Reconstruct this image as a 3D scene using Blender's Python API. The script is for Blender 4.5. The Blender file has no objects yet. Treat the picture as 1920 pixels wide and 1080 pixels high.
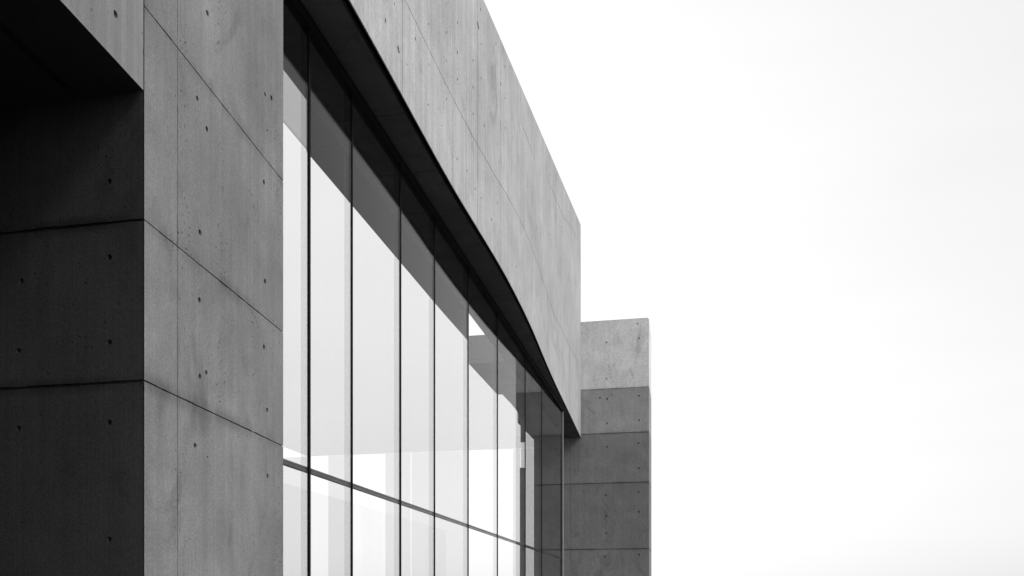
import bpy, bmesh, math, random
from mathutils import Vector
C = bpy.context.scene.collection
sc = bpy.context.scene
R = math.radians

# ---------------------------------------------------------------- camera, sky, sun, exposure
EYE = 1.6                       # camera height over the ground
A = math.atan(332/1600)         # the camera looks this far left of the facade's direction (+Y)
HOR = 1130.0                    # row of the horizon in the 1920 x 1080 photograph
cam_d = bpy.data.cameras.new('camera'); cam = bpy.data.objects.new('camera', cam_d); C.objects.link(cam)
cam.location = (0, 0, EYE); cam.rotation_euler = (R(90), 0, A)
cam_d.sensor_width = 36; cam_d.lens = 1600/1920*36; cam_d.shift_y = (HOR-540)/1920
cam_d.clip_start = 0.05; cam_d.clip_end = 5000
sc.camera = cam

SUN_EL, SUN_AZ = 46, 97         # azimuth measured from +Y (along the facade) towards +X
EXPOSURE = 0.55
SKY_STRENGTH = 0.13
world = bpy.data.worlds.new("World"); sc.world = world; world.use_nodes = True
wn = world.node_tree.nodes; wl = world.node_tree.links
bg = wn['Background']; bg.inputs['Strength'].default_value = SKY_STRENGTH
sky = wn.new('ShaderNodeTexSky'); sky.sky_type = 'NISHITA'; sky.sun_disc = False
sky.sun_elevation = R(SUN_EL); sky.sun_rotation = R(SUN_AZ); sky.air_density = 1.0; sky.dust_density = 3.5; sky.ozone_density = 1.0
bw = wn.new('ShaderNodeRGBToBW'); wl.new(sky.outputs[0], bw.inputs[0])
# a thin, even layer of cloud: flattens the clear-sky gradient and carries faint wisps
tc = wn.new('ShaderNodeTexCoord'); mp = wn.new('ShaderNodeMapping'); mp.inputs['Scale'].default_value = (1.2, 1.2, 6.0)
wl.new(tc.outputs['Generated'], mp.inputs[0])
nz = wn.new('ShaderNodeTexNoise'); nz.inputs['Scale'].default_value = 2.2; nz.inputs['Detail'].default_value = 6; nz.inputs['Roughness'].default_value = 0.55
wl.new(mp.outputs[0], nz.inputs['Vector'])
mr = wn.new('ShaderNodeMapRange'); mr.inputs[1].default_value = 0.3; mr.inputs[2].default_value = 0.7; mr.inputs[3].default_value = 0.98; mr.inputs[4].default_value = 1.02
wl.new(nz.outputs[0], mr.inputs[0])
mu = wn.new('ShaderNodeMath'); mu.operation = 'MULTIPLY'
CLOUD_MIX, CLOUD_LUM = 0.72, 6.35
lp = wn.new('ShaderNodeMix'); lp.data_type = 'FLOAT'; lp.inputs[0].default_value = CLOUD_MIX; lp.inputs[3].default_value = CLOUD_LUM
wl.new(bw.outputs[0], lp.inputs[2])
gd = wn.new('ShaderNodeVectorMath'); gd.operation = 'DOT_PRODUCT'       # thinner, brighter cloud low behind the building
ga, ge = R(-35), R(8); gd.inputs[1].default_value = (math.sin(ga)*math.cos(ge), math.cos(ga)*math.cos(ge), math.sin(ge))
nr = wn.new('ShaderNodeVectorMath'); nr.operation = 'NORMALIZE'; wl.new(tc.outputs['Generated'], nr.inputs[0]); wl.new(nr.outputs[0], gd.inputs[0])
gm = wn.new('ShaderNodeMapRange'); gm.interpolation_type = 'SMOOTHSTEP'; gm.inputs[1].default_value = .45; gm.inputs[2].default_value = .95; gm.inputs[3].default_value = .86; gm.inputs[4].default_value = 1.12
wl.new(gd.outputs['Value'], gm.inputs[0])
m2 = wn.new('ShaderNodeMath'); m2.operation = 'MULTIPLY'; wl.new(lp.outputs[0], m2.inputs[0]); wl.new(gm.outputs[0], m2.inputs[1])
wl.new(m2.outputs[0], mu.inputs[0]); wl.new(mr.outputs[0], mu.inputs[1])
wl.new(mu.outputs[0], bg.inputs['Color'])

sun_d = bpy.data.lights.new('sun', 'SUN'); sun_d.energy = 1.5; sun_d.angle = R(14); sun_d.color = (1, 1, 1)
sun = bpy.data.objects.new('sun', sun_d); C.objects.link(sun)
sdir = Vector((math.sin(R(SUN_AZ))*math.cos(R(SUN_EL)), math.cos(R(SUN_AZ))*math.cos(R(SUN_EL)), math.sin(R(SUN_EL))))
sun.rotation_euler = sdir.to_track_quat('Z', 'Y').to_euler()

sc.view_settings.view_transform = 'Standard'; sc.view_settings.look = 'None'
sc.view_settings.exposure = EXPOSURE; sc.view_settings.gamma = 1
sc.view_settings.use_curve_mapping = False
sc.render.engine = 'CYCLES'
sc.cycles.transparent_max_bounces = 24; sc.cycles.max_bounces = 10

# ---------------------------------------------------------------- materials
def newmat(name):
    m = bpy.data.materials.new(name); m.use_nodes = True
    n = m.node_tree.nodes; return m, n, m.node_tree.links, n['Principled BSDF']

def concrete(name, albedo, joints=(), streak=0.10, grain=0.10, bugs=1.0, blotch=0.14, jw=0.06, jd=0.4, seed=0.0, rough=0.85, top=None, gs=90):
    m, n, l, p = newmat(name)
    def math_(op, a, b=None, clamp=False):
        x = n.new('ShaderNodeMath'); x.operation = op; x.use_clamp = clamp
        for i, v in enumerate((a, b)):
            if v is None: continue
            if isinstance(v, (int, float)): x.inputs[i].default_value = v
            else: l.new(v, x.inputs[i])
        return x.outputs[0]
    co = n.new('ShaderNodeTexCoord')
    def noise(scale, sc3=(1, 1, 1), detail=4, rough=0.55, dist=0):
        mp = n.new('ShaderNodeMapping'); mp.inputs['Scale'].default_value = sc3; mp.inputs['Location'].default_value = (seed, seed*1.7, seed*0.6)
        l.new(co.outputs['Object'], mp.inputs[0])
        t = n.new('ShaderNodeTexNoise'); t.inputs['Scale'].default_value = scale; t.inputs['Detail'].default_value = detail
        t.inputs['Roughness'].default_value = rough; t.inputs['Distortion'].default_value = dist
        l.new(mp.outputs[0], t.inputs['Vector']); return t.outputs[0]
    def rng(v, a, b, c, d, smooth=False):
        x = n.new('ShaderNodeMapRange'); x.clamp = True
        if smooth: x.interpolation_type = 'SMOOTHSTEP'
        l.new(v, x.inputs[0])
        for i, q in enumerate((a, b, c, d)): x.inputs[i+1].default_value = q
        return x.outputs[0]
    big = rng(noise(0.7, detail=3), .3, .7, 1-blotch, 1+blotch)
    mid = rng(noise(2.6, (1, 1, .8), detail=7, rough=.6, dist=.6), .3, .7, 1-blotch*.8, 1+blotch*.8)
    st1 = rng(noise(1.0, (70, 70, .5), detail=2), .3, .7, 1-streak, 1+streak)
    st2 = rng(noise(1.0, (14, 14, .35), detail=3), .3, .7, 1-streak*.9, 1+streak*.9)
    gr = noise(gs, (1, 1, 1), detail=3, rough=.7)
    grv = rng(gr, .3, .7, 1-grain, 1+grain)
    v = math_('MULTIPLY', math_('MULTIPLY', big, mid), math_('MULTIPLY', math_('MULTIPLY', st1, st2), grv))
    # dark smudges with a soft outline
    sm = rng(noise(1.7, (1, 1, .55), detail=8, rough=.68, dist=1.2), .54, .70, 1, 0.74, True)
    v = math_('MULTIPLY', v, sm)
    # blow holes: a few small dark pits in clusters
    def pits(scale, size, keep, mask):
        vo = n.new('ShaderNodeTexVoronoi'); vo.inputs['Scale'].default_value = scale
        l.new(co.outputs['Object'], vo.inputs['Vector'])
        sepc = n.new('ShaderNodeSeparateColor'); l.new(vo.outputs['Color'], sepc.inputs[0])
        dot = rng(vo.outputs['Distance'], size*.55, size, 1, 0)
        k = math_('LESS_THAN', sepc.outputs[0], keep)
        return math_('MULTIPLY', math_('MULTIPLY', dot, k), mask)
    msk = rng(noise(2.2, detail=4), .45, .62, 0.12, 1, True)
    pt = math_('MAXIMUM', pits(24, .21, .12*bugs, msk), pits(75, .24, .17*bugs, msk))
    v = math_('MULTIPLY', v, math_('SUBTRACT', 1, math_('MULTIPLY', pt, .82)))
    if joints:
        sep = n.new('ShaderNodeSeparateXYZ'); l.new(co.outputs['Object'], sep.inputs[0])
        wob = math_('ADD', sep.outputs[2], math_('MULTIPLY', math_('SUBTRACT', noise(1.1, detail=4), .5), .05))
        gate = rng(noise(1.6, (1, 1, .2), detail=6, rough=.65), .36, .60, .0, 1, True)
        for jz in joints:      # leaked cement and dirt along a pour line
            d = math_('ABSOLUTE', math_('SUBTRACT', wob, jz))
            band = math_('MULTIPLY', rng(d, 0, jw, jd, 0, True), gate)
            v = math_('MULTIPLY', v, math_('SUBTRACT', 1, band))
        if top:                # tone per pour; on the end wall it paints in a glow of light
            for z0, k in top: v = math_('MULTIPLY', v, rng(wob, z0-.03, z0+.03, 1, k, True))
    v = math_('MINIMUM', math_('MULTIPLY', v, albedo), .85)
    cc = n.new('ShaderNodeCombineColor')
    for i in range(3): l.new(v, cc.inputs[i])
    l.new(cc.outputs[0], p.inputs['Base Color'])
    p.inputs['Roughness'].default_value = rough; p.inputs['Specular IOR Level'].default_value = .25
    hgt = math_('SUBTRACT', math_('ADD', gr, math_('MULTIPLY', st1, 1.2)), math_('MULTIPLY', pt, 2.5))
    b = n.new('ShaderNodeBump'); b.inputs['Strength'].default_value = .22; b.inputs['Distance'].default_value = .006
    l.new(hgt, b.inputs['Height']); l.new(b.outputs[0], p.inputs['Normal'])
    return m

def plain(name, v, rough=.5, metal=0.0, spec=.5):
    m, n, l, p = newmat(name)
    t = n.new('ShaderNodeTexNoise'); t.inputs['Scale'].default_value = 40; t.inputs['Detail'].default_value = 3
    co = n.new('ShaderNodeTexCoord'); l.new(co.outputs['Object'], t.inputs['Vector'])
    x = n.new('ShaderNodeMapRange'); x.inputs[3].default_value = v*.9; x.inputs[4].default_value = v*1.1; l.new(t.outputs[0], x.inputs[0])
    cc = n.new('ShaderNodeCombineColor')
    for i in range(3): l.new(x.outputs[0], cc.inputs[i])
    l.new(cc.outputs[0], p.inputs['Base Color'])
    p.inputs['Roughness'].default_value = rough; p.inputs['Metallic'].default_value = metal; p.inputs['Specular IOR Level'].default_value = spec
    return m

def glass(name, tint, ior=1.25, gain=1.0, wob=0.0):
    m = bpy.data.materials.new(name); m.use_nodes = True
    n = m.node_tree.nodes; l = m.node_tree.links
    n.remove(n['Principled BSDF']); out = n['Material Output']
    tr = n.new('ShaderNodeBsdfTransparent'); tr.inputs[0].default_value = (tint, tint, tint, 1)
    gl = n.new('ShaderNodeBsdfGlossy'); gl.inputs['Roughness'].default_value = 0.0; gl.inputs[0].default_value = (1, 1, 1, 1)
    geo = n.new('ShaderNodeNewGeometry')
    # Fresnel from |N.I| so that front and back faces of the pane behave alike (Schlick)
    dt = n.new('ShaderNodeVectorMath'); dt.operation = 'DOT_PRODUCT'; l.new(geo.outputs['Normal'], dt.inputs[0]); l.new(geo.outputs['Incoming'], dt.inputs[1])
    def mt(op, a, b):
        x = n.new('ShaderNodeMath'); x.operation = op
        for i, v in enumerate((a, b)):
            if v is None: continue
            if isinstance(v, (int, float)): x.inputs[i].default_value = v
            else: l.new(v, x.inputs[i])
        return x.outputs[0]
    c = mt('SUBTRACT', 1.0, mt('ABSOLUTE', dt.outputs['Value'], None))
    r0 = ((ior-1)/(ior+1))**2
    f = mt('MINIMUM', mt('MULTIPLY', mt('ADD', r0, mt('MULTIPLY', 1-r0, mt('POWER', c, 5.0))), gain), 1.0)
    mx = n.new('ShaderNodeMixShader'); l.new(f, mx.inputs[0]); l.new(tr.outputs[0], mx.inputs[1]); l.new(gl.outputs[0], mx.inputs[2])
    l.new(mx.outputs[0], out.inputs[0])
    return m

# pour joints, metres above the camera's eye
PJ = [0.33, 1.236, 2.135, 3.326, 4.3]
FJ = [1.69, 3.78, 5.35, 6.76]
M = {}
M['pier'] = concrete('pier_concrete', .185, [EYE+z for z in PJ[1:4]], streak=.06, grain=.20, bugs=2.6, gs=70, seed=3.1, jw=.10, jd=.42, blotch=.17, top=((EYE+1.236, 1.05), (EYE+2.135, .94), (EYE+3.326, 1.05)))
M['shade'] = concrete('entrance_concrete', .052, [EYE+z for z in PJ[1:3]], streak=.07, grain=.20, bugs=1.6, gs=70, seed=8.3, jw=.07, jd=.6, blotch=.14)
M['canopy'] = concrete('canopy_concrete', .20, [], streak=.10, grain=.12, bugs=.8, seed=5.5, blotch=.16)
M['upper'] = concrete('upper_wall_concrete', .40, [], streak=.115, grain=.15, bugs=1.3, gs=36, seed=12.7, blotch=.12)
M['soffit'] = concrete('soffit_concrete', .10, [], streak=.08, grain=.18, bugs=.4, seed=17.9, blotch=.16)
M['far'] = concrete('end_wall_concrete', .20, [EYE+z for z in FJ], streak=.05, grain=.16, bugs=.8, gs=20, seed=23.3, jw=.08, jd=.2, blotch=.13, top=((EYE+6.76, 2.1), (EYE+5.35, 1.42), (EYE+3.78, 1.18)))  # upper pours lightened to paint in the glow on the wall's top
M['ceiling'] = concrete('dark_shaded_underside', .03, [], streak=.04, grain=.06, bugs=.1, seed=41.3, blotch=.10)  # near-black tone, paints shade into the canopy's underside; also the inner slab
M['beam'] = concrete('inner_concrete', .22, [], streak=.05, grain=.10, bugs=.4, seed=31.3, blotch=.12)
M['end'] = concrete('lit_wall_end_concrete', .33, [], streak=.05, grain=.12, bugs=.4, seed=51.3, blotch=.12)
M['black'] = plain('black_gasket', .006, .8, 0, .08)
M['liner'] = plain('dark_groove_liner', .008, .9, 0, .1)
M['frame'] = plain('dark_anodised_frame', .007, .7, 0, .15)
M['transom'] = plain('grey_anodised_transom', .035, .5, 0, .4)
M['alu'] = plain('pale_aluminium', .55, .4, 0, .5)
M['glass'] = glass('facade_glass', .96, 1.22, .42)
M['glass_dark'] = glass('end_bay_glass', .84, 1.30, .5)
M['smoke'] = glass('smoked_glass', .64, 1.30, .3)
M['fin'] = glass('fin_glass', .90, 1.3, .4)
M['roofglass'] = glass('roof_glass', .94, 1.3, .35)
M['balustrade'] = glass('balustrade_glass', .97, 1.3, .35)
M['screen'] = glass('screen_glass', .885, 1.3, .35)

# ---------------------------------------------------------------- helpers
ca, sa = math.cos(A), math.sin(A)
def W(px, y, s):
    """Point seen at pixel (px, y) of the photograph at scale s metres per pixel."""
    xc, f = (px-960)*s, 1600*s
    return Vector((xc*ca - f*sa, xc*sa + f*ca, EYE + (HOR-y)*s))
def px_of(X, Y):
    """(pixel column, scale) of a plan point."""
    xc, f = X*ca + Y*sa, -X*sa + Y*ca
    return 960 + xc/f*1600, f/1600

def mesh_obj(name, bm, mat, parent=None):
    bmesh.ops.recalc_face_normals(bm, faces=bm.faces[:])
    me = bpy.data.meshes.new(name)
    off = Vector(parent['base']) if parent is not None and 'base' in parent else Vector((0, 0, 0))
    bmesh.ops.translate(bm, verts=bm.verts[:], vec=-off)
    bm.to_mesh(me); bm.free()
    if mat: me.materials.append(mat)
    o = bpy.data.objects.new(name, me); C.objects.link(o)
    if parent is not None: o.parent = parent
    o['base'] = tuple(off)
    return o
def root(name, loc, label, cat, group=None):
    o = bpy.data.objects.new(name, None); C.objects.link(o); o.location = loc
    o['base'] = tuple(loc); o['label'] = label; o['category'] = cat; o.empty_display_size = .3
    if group: o['group'] = group
    return o
def prism(bm, poly, z0, z1):
    """Extrude a plan polygon from z0 to z1 (z1 may be a list of heights)."""
    zt = z1 if isinstance(z1, (list, tuple)) else [z1]*len(poly)
    lo = [bm.verts.new((p[0], p[1], z0)) for p in poly]; hi = [bm.verts.new((p[0], p[1], z)) for p, z in zip(poly, zt)]
    k = len(poly)
    bm.faces.new(lo[::-1]); bm.faces.new(hi)
    for i in range(k): bm.faces.new((lo[i], lo[(i+1) % k], hi[(i+1) % k], hi[i]))
    return bm
def box(bm, x0, x1, y0, y1, z0, z1):
    return prism(bm, [(x0, y0), (x1, y0), (x1, y1), (x0, y1)], z0, z1)
def obox(bm, c, d, n, ld, ln, z0, z1):
    """Box on plan axes d (half length ld) and n (half length ln) about c."""
    c = Vector((c[0], c[1])); d = Vector((d[0], d[1])); n = Vector((n[0], n[1]))
    return prism(bm, [c-d*ld-n*ln, c+d*ld-n*ln, c+d*ld+n*ln, c-d*ld+n*ln], z0, z1)
def cone(bm, c, n, r, depth, seg=16):
    """Tie hole cutter: starts 5 mm proud of the face at c and tapers inwards against normal n."""
    n = Vector(n).normalized(); u = n.cross(Vector((0, 0, 1))).normalized(); v = u.cross(n)
    c = Vector(c)
    ra = [bm.verts.new(c + n*.005 + (u*math.cos(t)+v*math.sin(t))*r) for t in [2*math.pi*i/seg for i in range(seg)]]
    rb = [bm.verts.new(c - n*depth + (u*math.cos(t)+v*math.sin(t))*r*.72) for t in [2*math.pi*i/seg for i in range(seg)]]
    bm.faces.new(ra); bm.faces.new(rb[::-1])
    for i in range(seg): bm.faces.new((ra[i], rb[i], rb[(i+1) % seg], ra[(i+1) % seg]))
def cut(o, bms):
    """Boolean-subtract cutter meshes from o."""
    for bm in bms:
        if not bm.verts: bm.free(); continue
        off = Vector(o.parent['base']) if o.parent is not None else Vector((0, 0, 0))
        bmesh.ops.translate(bm, verts=bm.verts[:], vec=-off)
        bmesh.ops.recalc_face_normals(bm, faces=bm.faces[:])
        me = bpy.data.meshes.new('cutter'); bm.to_mesh(me); bm.free()
        c = bpy.data.objects.new('cutter', me); C.objects.link(c)
        if o.parent is not None: c.parent = o.parent
        md = o.modifiers.new('b', 'BOOLEAN'); md.operation = 'DIFFERENCE'; md.solver = 'EXACT'; md.use_self = True; md.object = c
        dg = bpy.context.evaluated_depsgraph_get(); dg.update()
        new = bpy.data.meshes.new_from_object(o.evaluated_get(dg))
        o.modifiers.clear(); old = o.data; nm = old.name; o.data = new; bpy.data.meshes.remove(old); new.name = nm
        bpy.data.objects.remove(c); bpy.data.meshes.remove(me)
def chamfer_vertical(bm, w):
    es = [e for e in bm.edges if abs(e.verts[0].co.z-e.verts[1].co.z) > 1]
    bmesh.ops.bevel(bm, geom=es, offset=w, segments=1, affect='EDGES', profile=.5)

# ---------------------------------------------------------------- ground
bm = bmesh.new(); bmesh.ops.create_grid(bm, x_segments=2, y_segments=2, size=1500)
m, n, l, p = newmat('ground_gravel')
t = n.new('ShaderNodeTexNoise'); t.inputs['Scale'].default_value = 12; t.inputs['Detail'].default_value = 8
co = n.new('ShaderNodeTexCoord'); l.new(co.outputs['Object'], t.inputs['Vector'])
cr = n.new('ShaderNodeValToRGB'); cr.color_ramp.elements[0].color = (.03, .03, .03, 1); cr.color_ramp.elements[1].color = (.075, .075, .075, 1)
l.new(t.outputs[0], cr.inputs[0]); l.new(cr.outputs[0], p.inputs['Base Color']); p.inputs['Roughness'].default_value = .95
g = mesh_obj('ground', bm, m); g['kind'] = 'structure'

# ---------------------------------------------------------------- plan of the building
S0 = .00297                                              # scale at the near corner
P0 = W(270, HOR, S0); P1 = W(531, HOR, S0*885/624)
dP = Vector((P1.x-P0.x, P1.y-P0.y)).normalized(); nP = Vector((dP.y, -dP.x))
def on_pier(px, y):
    s = S0*885/(1155-px); return W(px, y, s)
GX = -3.35                                               # glass plane
def gs(px, X=GX): return -X*math.hypot(332, 1600)/1600/(1292-px)
def gy(px, X=GX): return W(px, HOR, gs(px, X)).y
ZS = EYE + 5.26                                          # soffit level
def ramp(tab, x):
    if x <= tab[0][0]: return tab[0][1]
    for (a, u), (b, v) in zip(tab, tab[1:]):
        if x <= b: return u + (v-u)*(x-a)/(b-a)
    return tab[-1][1]

building = root('concrete_building', (P0.x, P0.y, 0),
                'pale board-marked concrete building with shaded recess, tall glass wall and curved overhanging upper wall', 'building')

# ---- pier: the lit face right of the recess
TH = .45
TOPZ = EYE + 8.7
p0, p1 = Vector((P0.x, P0.y)), Vector((P1.x, P1.y))
mit = p0 + Vector((-TH, TH*0.92))                        # inner end of the mitre
gap = Vector((.002, .002))
bm = bmesh.new(); prism(bm, [p0+Vector((0, .003)), p1, p1-nP*TH, mit+Vector((.002, .003))], 0, TOPZ)
pier = mesh_obj('pier', bm, M['pier'], building)
gr = bmesh.new()
L = (p1-p0).length
rj = random.Random(7)
def ragged(bm, p, d, n, length, z, h, dep, seg=.09):     # a joint whose arrises are a little chipped
    t = -.02
    while t < length+.02:
        w = seg*rj.uniform(.5, 1.6); a, b = h*rj.uniform(.7, 1.25), h*rj.uniform(.7, 1.25)
        if rj.random() < .12: b *= 1.6
        obox(bm, p+d*(t+w/2), d, n, w/2+.001, dep*rj.uniform(.9, 1.2), z-a, z+b); t += w
for z in PJ[1:4]: ragged(gr, p0, dP, nP, L, EYE+z, .0042, .010)
vj = on_pier(333, HOR); gv = bmesh.new(); zz = .02
while zz < TOPZ-.05:
    hh = rj.uniform(.06, .2); obox(gv, vj.xy, dP, nP, .0032*rj.uniform(.7, 1.3), .012, zz, min(zz+hh+.001, TOPZ-.02)); zz += hh
hl = bmesh.new()
for x, y, r in [(389, 25, .020), (370, 185, .017), (388, 242, .019), (497, 177, .016), (509, 184, .021), (501, 244, .010), (495, 342, .020),
                (375, 436, .020), (497, 528, .021), (374, 563, .020), (495, 651, .021), (375, 706, .018), (387, 699, .017), (501, 769, .021),
                (366, 836, .020), (502, 893, .020), (372, 1010, .0), (389, 857, .007), (463, 818, .006), (447, 819, .006)]:
    if r: cone(hl, on_pier(x, y), (nP.x, nP.y, 0), r, .045)
cut(pier, [gr, gv, hl])

# ---- entrance wall: the shaded face of the recess
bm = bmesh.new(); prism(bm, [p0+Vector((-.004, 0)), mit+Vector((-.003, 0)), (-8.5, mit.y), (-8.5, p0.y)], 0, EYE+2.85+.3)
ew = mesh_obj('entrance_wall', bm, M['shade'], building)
gr = bmesh.new()
for z in (1.236, 2.135): ragged(gr, Vector((-4.6, p0.y)), Vector((1, 0)), Vector((0, 1)), p0.x+4.6, EYE+z, .008, .012)
hl = bmesh.new()
for x, y, r in [(205, 340, .016), (205, 482, .017), (205, 642, .017), (205, 792, .017), (205, 1011, .016), (40, 527, .016), (35, 657, .015), (35, 803, .016)]:
    k = (x-960)/1600.0                                   # ray meets the plane Y = P0.y
    f = P0.y/(k*sa+ca); s = f/1600
    q = W(x, y, s); cone(hl, (q.x, P0.y, q.z), (0, -1, 0), r, .04)
cut(ew, [gr, hl])

# ---- canopy over the recess, flush with the pier
ce = p0 - dP*6.5
bm = bmesh.new(); prism(bm, [p0-dP*.006, (-8.5, p0.y-.006), (-8.5, ce.y), ce], EYE+2.85, TOPZ)
cp = mesh_obj('canopy', bm, M['canopy'], building)
gr = bmesh.new()
obox(gr, p0-dP*3.4+Vector((-.42, 0)), dP, nP, 3.3, .03, EYE+2.80, EYE+2.89)
hl = bmesh.new()
q = on_pier(217, 27); cone(hl, q, (nP.x, nP.y, 0), .02, .045)
cut(cp, [gr, hl])
cp.data.materials.append(M['ceiling'])                   # underside coloured near black, shade painted in
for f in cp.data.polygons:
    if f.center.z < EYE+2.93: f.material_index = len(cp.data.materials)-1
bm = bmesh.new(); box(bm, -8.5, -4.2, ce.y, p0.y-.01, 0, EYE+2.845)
mesh_obj('unseen_side_block', bm, M['shade'], building)  # unseen wall added to keep light off the recess's left side
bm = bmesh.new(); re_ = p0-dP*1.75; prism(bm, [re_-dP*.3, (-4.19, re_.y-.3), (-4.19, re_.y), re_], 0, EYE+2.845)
mesh_obj('unseen_return_block', bm, M['shade'], building)  # added out of view to block light and darken the recess

bm = bmesh.new(); box(bm, -8.5, mit.x-.02, mit.y+.01, P1.y-.02, EYE+2.0, TOPZ-.3)
mesh_obj('roof', bm, M['beam'], building)

# ---- upper wall: overhanging fascia, its edge turning in towards the far end
bot = [(655, 0), (755, 180), (804, 270), (850, 354), (900, 435), (942, 504), (965, 548), (983, 584), (1002, 625), (1017, 663), (1037, 710), (1067, 773), (1089, 820)]
plan = [W(x, y, 5.26/(HOR-y)) for x, y in bot]
pts = [(P1.y+.004, GX+.45), (8.2, GX+.45)] + [(q.y, q.x) for q in plan]
def Xf(Y):                                               # smoothed front line
    acc = w = 0
    for k in range(-6, 7):
        yy = min(max(Y+k*.3, pts[0][0]), pts[-1][0]); g_ = math.exp(-(k/3.0)**2); acc += ramp(pts, yy)*g_; w += g_
    return acc/w
Y0, YE = pts[0][0], pts[-1][0]
NS = 72
Ys = [Y0+(YE-Y0)*i/NS for i in range(NS+1)]
front = [(Xf(y) if y < YE-.01 else pts[-1][1], y) for y in Ys]
def ztop(X, Y):                                          # the parapet climbs gently towards the far end
    px, s = px_of(X, Y); px = max(px, 640); return EYE + (HOR-2.315*(px-907))*px_of(X, max(Y, 7.4))[1]
OFF = .57                                                # wall's back, behind the glass
def sweep(prof_fn, name, mat, parent, closed=True):
    bm = bmesh.new(); rings = []
    for X, Y in front: rings.append([bm.verts.new((x, Y, z)) for x, z in prof_fn(X, Y)])
    k = len(rings[0])
    for a, b in zip(rings, rings[1:]):
        for i in range(k): bm.faces.new((a[i], a[(i+1) % k], b[(i+1) % k], b[i]))
    bm.faces.new(rings[0][::-1]); bm.faces.new(rings[-1])
    return mesh_obj(name, bm, mat, parent)
LIP, GW = .012, .065
def groove_w(Y): return max(.02, GW*(1-.65*max(0, (Y-9)/15)))
uw = sweep(lambda X, Y: [(X, ZS), (X, ztop(X, Y)), (GX-OFF, ztop(X, Y)), (GX-OFF, ZS+.06), (X-LIP-groove_w(Y)-.004, ZS+.06), (X-LIP-groove_w(Y)-.004, ZS+.13), (X-LIP, ZS+.13), (X-LIP, ZS)],
           'upper_wall', M['upper'], building)
sweep(lambda X, Y: [(X-LIP-.001, ZS+.004), (X-LIP-.001, ZS+.128), (X-LIP-groove_w(Y), ZS+.128), (X-LIP-groove_w(Y), ZS+.058), (X-LIP-groove_w(Y)+.003, ZS+.058), (X-LIP-groove_w(Y)+.003, ZS+.122), (X-LIP-.005, ZS+.122), (X-LIP-.005, ZS+.004)],
      'drip_groove', M['liner'], uw)
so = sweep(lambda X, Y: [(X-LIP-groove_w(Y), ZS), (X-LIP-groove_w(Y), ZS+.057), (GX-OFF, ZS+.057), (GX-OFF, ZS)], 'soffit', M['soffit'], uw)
# joints of the fascia: vertical ones at the panel ends and two level ones
def front_at_px(px):
    best = min(range(2001), key=lambda i: abs(px_of(Xf(Y0+(YE-Y0)*i/2000), Y0+(YE-Y0)*i/2000)[0]-px)); Y = Y0+(YE-Y0)*best/2000
    return Xf(Y), Y
def on_front(px, y):
    X, Y = front_at_px(px); s = px_of(X, Y)[1]; return Vector((X, Y, EYE+(HOR-y)*s))
gv = bmesh.new()
for px, ya, yb, w in [(755, -400, 182, .004), (849, -400, 352, .003), (895.5, -400, 428, .005), (939, 60, 500, .004), (975.5, 165, 205, .003), (1055, 330, 438, .006), (1011, 400, 645, .002)]:
    X, Y = front_at_px(px); s = px_of(X, Y)[1]
    z0, z1 = max(EYE+(HOR-yb)*s, ZS+.01), min(EYE+(HOR-ya)*s, ztop(X, Y)-.01)
    obox(gv, (X, Y), (0, 1), (1, 0), w*1.5, .012, z0, z1)
def level_cut(tab, y_from, y_to, h):
    bm = bmesh.new(); rings = []
    for X, Y in front:
        if Y < y_from or Y > y_to: continue
        z = EYE + 5.26*ramp(tab, px_of(X, Y)[0])
        rings.append([bm.verts.new(v) for v in ((X+.02, Y, z-h), (X+.02, Y, z+h), (X-.009, Y, z+h), (X-.009, Y, z-h))])
    for a, b in zip(rings, rings[1:]):
        for i in range(4): bm.faces.new((a[i], a[(i+1) % 4], b[(i+1) % 4], b[i]))
    bm.faces.new(rings[0][::-1]); bm.faces.new(rings[-1]); return bm
l1 = level_cut([(760, 1.2), (892, 1.22), (929, 1.235), (967, 1.27), (990, 1.29), (1010, 1.30), (1040, 1.30), (1071, 1.36), (1087, 1.415)], 0, 99, .005)
l2 = level_cut([(1030, 1.80), (1056, 1.905), (1087, 2.14)], gy(1030, -3.0), gy(1086, -3.3), .005)
hl = bmesh.new(); rnd = random.Random(4)
hp = [(740, 7), (837, 7), (837, 61), (837, 114), (837, 186), (858, 43), (858, 99), (858, 149), (723, 39), (804, 45), (779, 73), (749, 98), (763, 121),
      (804, 121), (803, 196), (887, 114), (887, 164), (887, 214), (901, 18), (902, 83), (902, 147), (930, 82), (947, 125), (947, 184), (908, 236),
      (828, 235), (947, 240), (857, 298), (876, 320), (1011, 394), (1021, 394), (1031, 385), (922, 412), (933, 380), (968, 500), (1007, 470), (1031, 440),
      (1031, 486), (1006, 555), (1060, 716), (1019, 570), (1005, 578), (902, 372), (891, 354), (973, 290), (989, 350), (1047, 560), (1074, 520), (1060, 620)]
for x, y in hp:
    cone(hl, on_front(x, y), (1, 0, 0), rnd.uniform(.013, .024), .04, 12)
for x, y in [(896, 48), (897, 54), (939, 160), (1054, 436), (1053, 428), (747, 96)]:     # spalled spots at the joints
    cone(hl, on_front(x, y)+Vector((0, 0, .02)), (1, 0, 0), .035, .05, 9)
cut(uw, [gv, l1, l2, hl])
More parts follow.
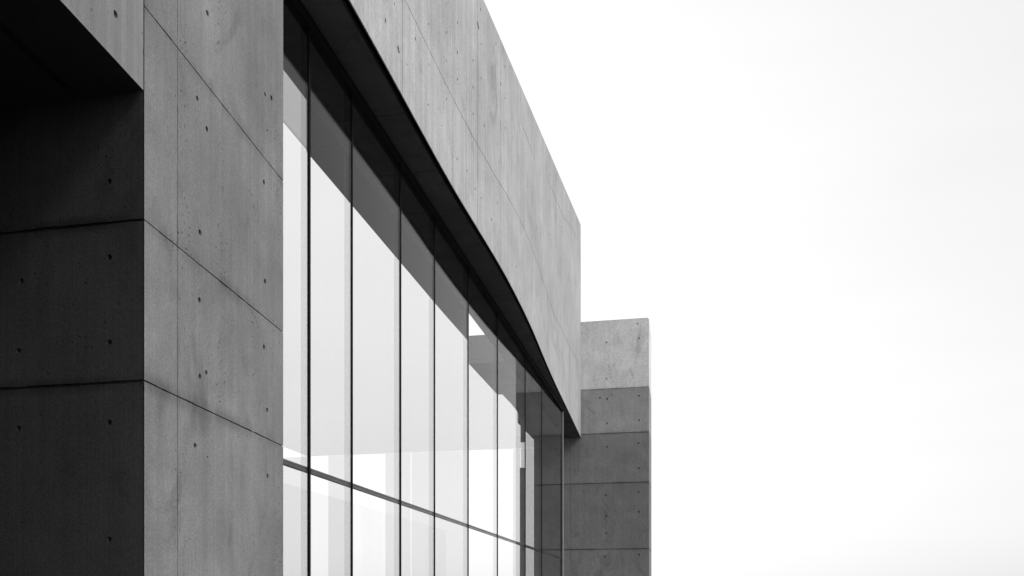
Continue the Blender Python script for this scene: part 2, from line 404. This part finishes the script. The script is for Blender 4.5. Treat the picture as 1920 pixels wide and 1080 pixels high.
# a hairline crack and a rust-dark drip run are grooves in the face too
ck = bmesh.new()
ch = [(975, 165), (975.5, 205), (979, 235), (986, 252), (994, 275), (1003, 300)]
for (xa, ya), (xb, yb) in zip(ch, ch[1:]):
    a, b = on_front(xa, ya), on_front(xb, yb); d = (b-a).normalized(); nn = Vector((1, 0, 0)); u = d.cross(nn).normalized()
    vs = []
    for q in (a-d*.01, b+d*.01):
        vs.append([ck.verts.new(q+u*sx*.006+nn*sn*.012) for sx, sn in ((-1, -1), (1, -1), (1, 1), (-1, 1))])
    for i in range(4): ck.faces.new((vs[0][i], vs[0][(i+1) % 4], vs[1][(i+1) % 4], vs[1][i]))
    ck.faces.new(vs[0][::-1]); ck.faces.new(vs[1])
cut(uw, [ck])
# transverse pour joints in the soffit
gr = bmesh.new()
for px in (700, 768, 815, 866, 918, 950, 985, 1022):
    y = gy(px); box(gr, GX-OFF+.02, GX+.6, y-.006, y+.006, ZS-.02, ZS+.012)
cut(so, [gr])

# ---- inner slab edge behind the glass, haunch, beam and far ceiling
SX = GX-1.02
YS_ = 1600*.00969*ca + (850-960)*.00969*sa
YA = 1600*.00584*1.065*ca + (580-960)*.00584*1.065*sa
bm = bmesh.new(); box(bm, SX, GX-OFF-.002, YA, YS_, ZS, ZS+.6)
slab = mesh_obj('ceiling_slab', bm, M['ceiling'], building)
bm = bmesh.new(); box(bm, SX+.002, GX-OFF-.002, P1.y+.01, YA-.004, ZS+.02, ZS+.032)
mesh_obj('skylight', bm, M['smoke'], building)
bm = bmesh.new()                                         # triangular haunch under the slab's end
pr = [(SX+.002, ZS-.002), (GX-OFF+.0, ZS-.002), (GX-OFF+.0, ZS-.52)]
va = [bm.verts.new((x, YS_-.16, z)) for x, z in pr]; vb = [bm.verts.new((x, YS_-.002, z)) for x, z in pr]
bm.faces.new(va); bm.faces.new(vb[::-1])
for i in range(3): bm.faces.new((va[i], va[(i+1) % 3], vb[(i+1) % 3], vb[i]))
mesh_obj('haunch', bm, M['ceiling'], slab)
YB = 1600*.01172*ca + (900-960)*.01172*sa
YC = 1600*.01349*ca + (933-960)*.01349*sa
bm = bmesh.new(); box(bm, GX-1.40, GX-OFF-.004, YB, YC, ZS+.003, EYE+5.88)
mesh_obj('inner_beam', bm, M['beam'], building)
bm = bmesh.new()
prism(bm, [(GX-OFF-.004, YC+.004), (GX-1.27, YC+.004), (GX-1.26, YC+1.0), (GX-1.27, YC+1.8), (GX-1.33, YC+2.5), (GX-1.42, YC+3.0), (GX-1.56, YC+3.4), (GX-1.56, YE-.01), (GX-OFF-.004, YE-.01)], ZS+.003, EYE+5.88)
mesh_obj('far_ceiling', bm, M['beam'], building)
s_ = .0150; a_ = W(976, 828, s_); b_ = W(985, 877, s_)
bm = bmesh.new(); box(bm, a_.x, b_.x-.01, a_.y, a_.y+.12, a_.z, ZS)
mesh_obj('hanging_panel', bm, M['beam'], building)
bm = bmesh.new(); box(bm, a_.x-.02, b_.x-.02, a_.y, a_.y+.2, 0, b_.z)
mesh_obj('inner_post', bm, M['beam'], building)

# ---- glass roof, end screens and low glass wall of the room behind
RZ = ZS+.06
YR = 28.9
bm = bmesh.new(); prism(bm, [(SX-9.2, P1.y+.05), (SX-.01, P1.y+.05), (SX-.01, YB+.03), (GX-1.0, YB+.03), (GX-1.0, YE-.03), (GX-1.58, YE-.03), (GX-1.58, YR), (SX-9.2, YR)], RZ, RZ+.012)
mesh_obj('glass_roof', bm, M['roofglass'], building)
def X_at(px, Y):
    k = (px-960)/1600.0; f = Y/(k*sa+ca); return k*f*ca - f*sa
for a, b in [(500, 584), (616, 660), (723, 770), (772, 876), (962, 975)]:
    bm = bmesh.new(); box(bm, X_at(a, YR), X_at(b, YR), YR-.02, YR-.008, 0, RZ-.01)
    mesh_obj('glass_screen', bm, M['screen'], building)
bm = bmesh.new(); box(bm, X_at(977, YR), X_at(1001, YR)-.01, YR-.02, YR-.008, 0, RZ-.01)
mesh_obj('glass_screen', bm, M['glass_dark'], building)
bm = bmesh.new(); box(bm, -8.36, -8.348, P1.y+1, YR-.05, 0, EYE+2.52)
mesh_obj('glass_balustrade', bm, M['balustrade'], building)

# ---- curtain wall: nine bays of two panes each
ZT = EYE+1.20                                            # transom
joints = [500, 580, 660, 751, 815, 878, 933, 985, 1016, 1055]
ys = [gy(x) for x in joints]; ys[0] = P1.y+.02
cap_w = [.036, .026, .032, .024, .026, .028, .03, .03, .03]
for i in range(9):
    y0, y1 = ys[i], ys[i+1]
    w = bpy.data.objects.new('window', None); C.objects.link(w); w.parent = building
    w.location = Vector((GX, y0, 0)) - Vector(building['base']); w['base'] = (GX, y0, 0); w.empty_display_size = .2
    for z0, z1 in ((ZT+.004, ZS-.05), (.05, ZT-.004)):
        bm = bmesh.new(); box(bm, GX-.012, GX, y0+.008, y1-.008, z0, z1); mesh_obj('pane', bm, M['glass' if i < 7 else 'glass_dark'], w)
    cw = cap_w[i]
    if i < 8:
        bm = bmesh.new(); box(bm, GX-.0125, GX+.005, y1-cw/2, y1+cw/2, .05, ZS-.05)
        mesh_obj('mullion', bm, M['black'], w)
        bm = bmesh.new(); box(bm, GX-.080, GX-.014, y1-.006, y1+.006, .05, ZS-.05); mesh_obj('glass_fin', bm, M['fin'], w)
    else:
        bm = bmesh.new(); box(bm, GX-.06, GX+.004, y1-.09, y1-.02, .05, ZS-.05); mesh_obj('mullion', bm, M['frame'], w)
        bm = bmesh.new(); box(bm, GX-.05, GX+.012, y1-.018, y1+.03, .05, ZS-.05); mesh_obj('corner_post', bm, M['alu'], w)
    bm = bmesh.new(); box(bm, GX-.062, GX-.014, y0+.008, y1-.008, ZT-.021, ZT+.021); mesh_obj('transom', bm, M['transom'], w)
    bm = bmesh.new(); box(bm, GX-.07, GX+.03, y0+.001, y1-.001, ZS-.085, ZS-.001); mesh_obj('head_frame', bm, M['frame'], w)

# ---------------------------------------------------------------- far end wall
q = plan[-1]; k1 = X_at(1217, YE+.004)
endw = root('concrete_wall', ((q.x+k1)/2, YE+.004, 0), 'plain windowless concrete wall in level pours, darker below, beyond the end of the glass building', 'wall')
endw['kind'] = 'thing'
xl = X_at(1001, YE)
bm = bmesh.new(); zt = EYE+8.93
vs = prism(bm, [(xl, YE+.004), (k1, YE+.004), (k1, YE+1.75), (xl, YE+1.75)], 0, zt)
es = [e for e in bm.edges if all(abs(v.co.x-k1) < 1e-4 for v in e.verts) and all(abs(v.co.z-zt) < 1e-4 for v in e.verts)]
bmesh.ops.bevel(bm, geom=es, offset=.05, segments=1, affect='EDGES')
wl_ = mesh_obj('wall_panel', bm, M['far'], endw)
gr = bmesh.new()
for z in FJ:
    box(gr, xl-.1, k1+.1, YE-.01, YE+.034, EYE+z-.013, EYE+z+.013)
gs_ = bmesh.new()
for z in FJ: box(gs_, k1-.010, k1+.02, YE+.10, YE+2, EYE+z-.009, EYE+z+.009)
xv = X_at(1070, YE); gv = bmesh.new(); box(gv, xv-.006, xv+.006, YE-.01, YE+.014, .1, EYE+5.2)
hl = bmesh.new()
for x, y in [(1195, 607), (1198, 634), (1137, 642), (1137, 710), (1198, 742), (1138, 748), (1125, 746), (1198, 788), (1138, 794), (1197, 831), (1138, 838), (1198, 878),
             (1136, 929), (1197, 923), (1137, 968), (1198, 960), (1136, 1000), (1134, 1044), (1198, 1040)]:
    kk = (x-960)/1600.0; f = (YE+.004)/(kk*sa+ca); s = f/1600; v = W(x, y, s)
    cone(hl, (v.x, YE+.004, v.z), (0, -1, 0), .032, .05, 12)
cut(wl_, [gr, gs_, gv, hl])
wl_.data.materials.append(M['end'])                      # lit copy of the concrete for the narrow end, light painted into its tone
for f in wl_.data.polygons:
    if f.normal.x > .9 and f.center.y > YE+.05: f.material_index = len(wl_.data.materials)-1
for o in bpy.data.objects:
    if 'base' in o: del o['base']
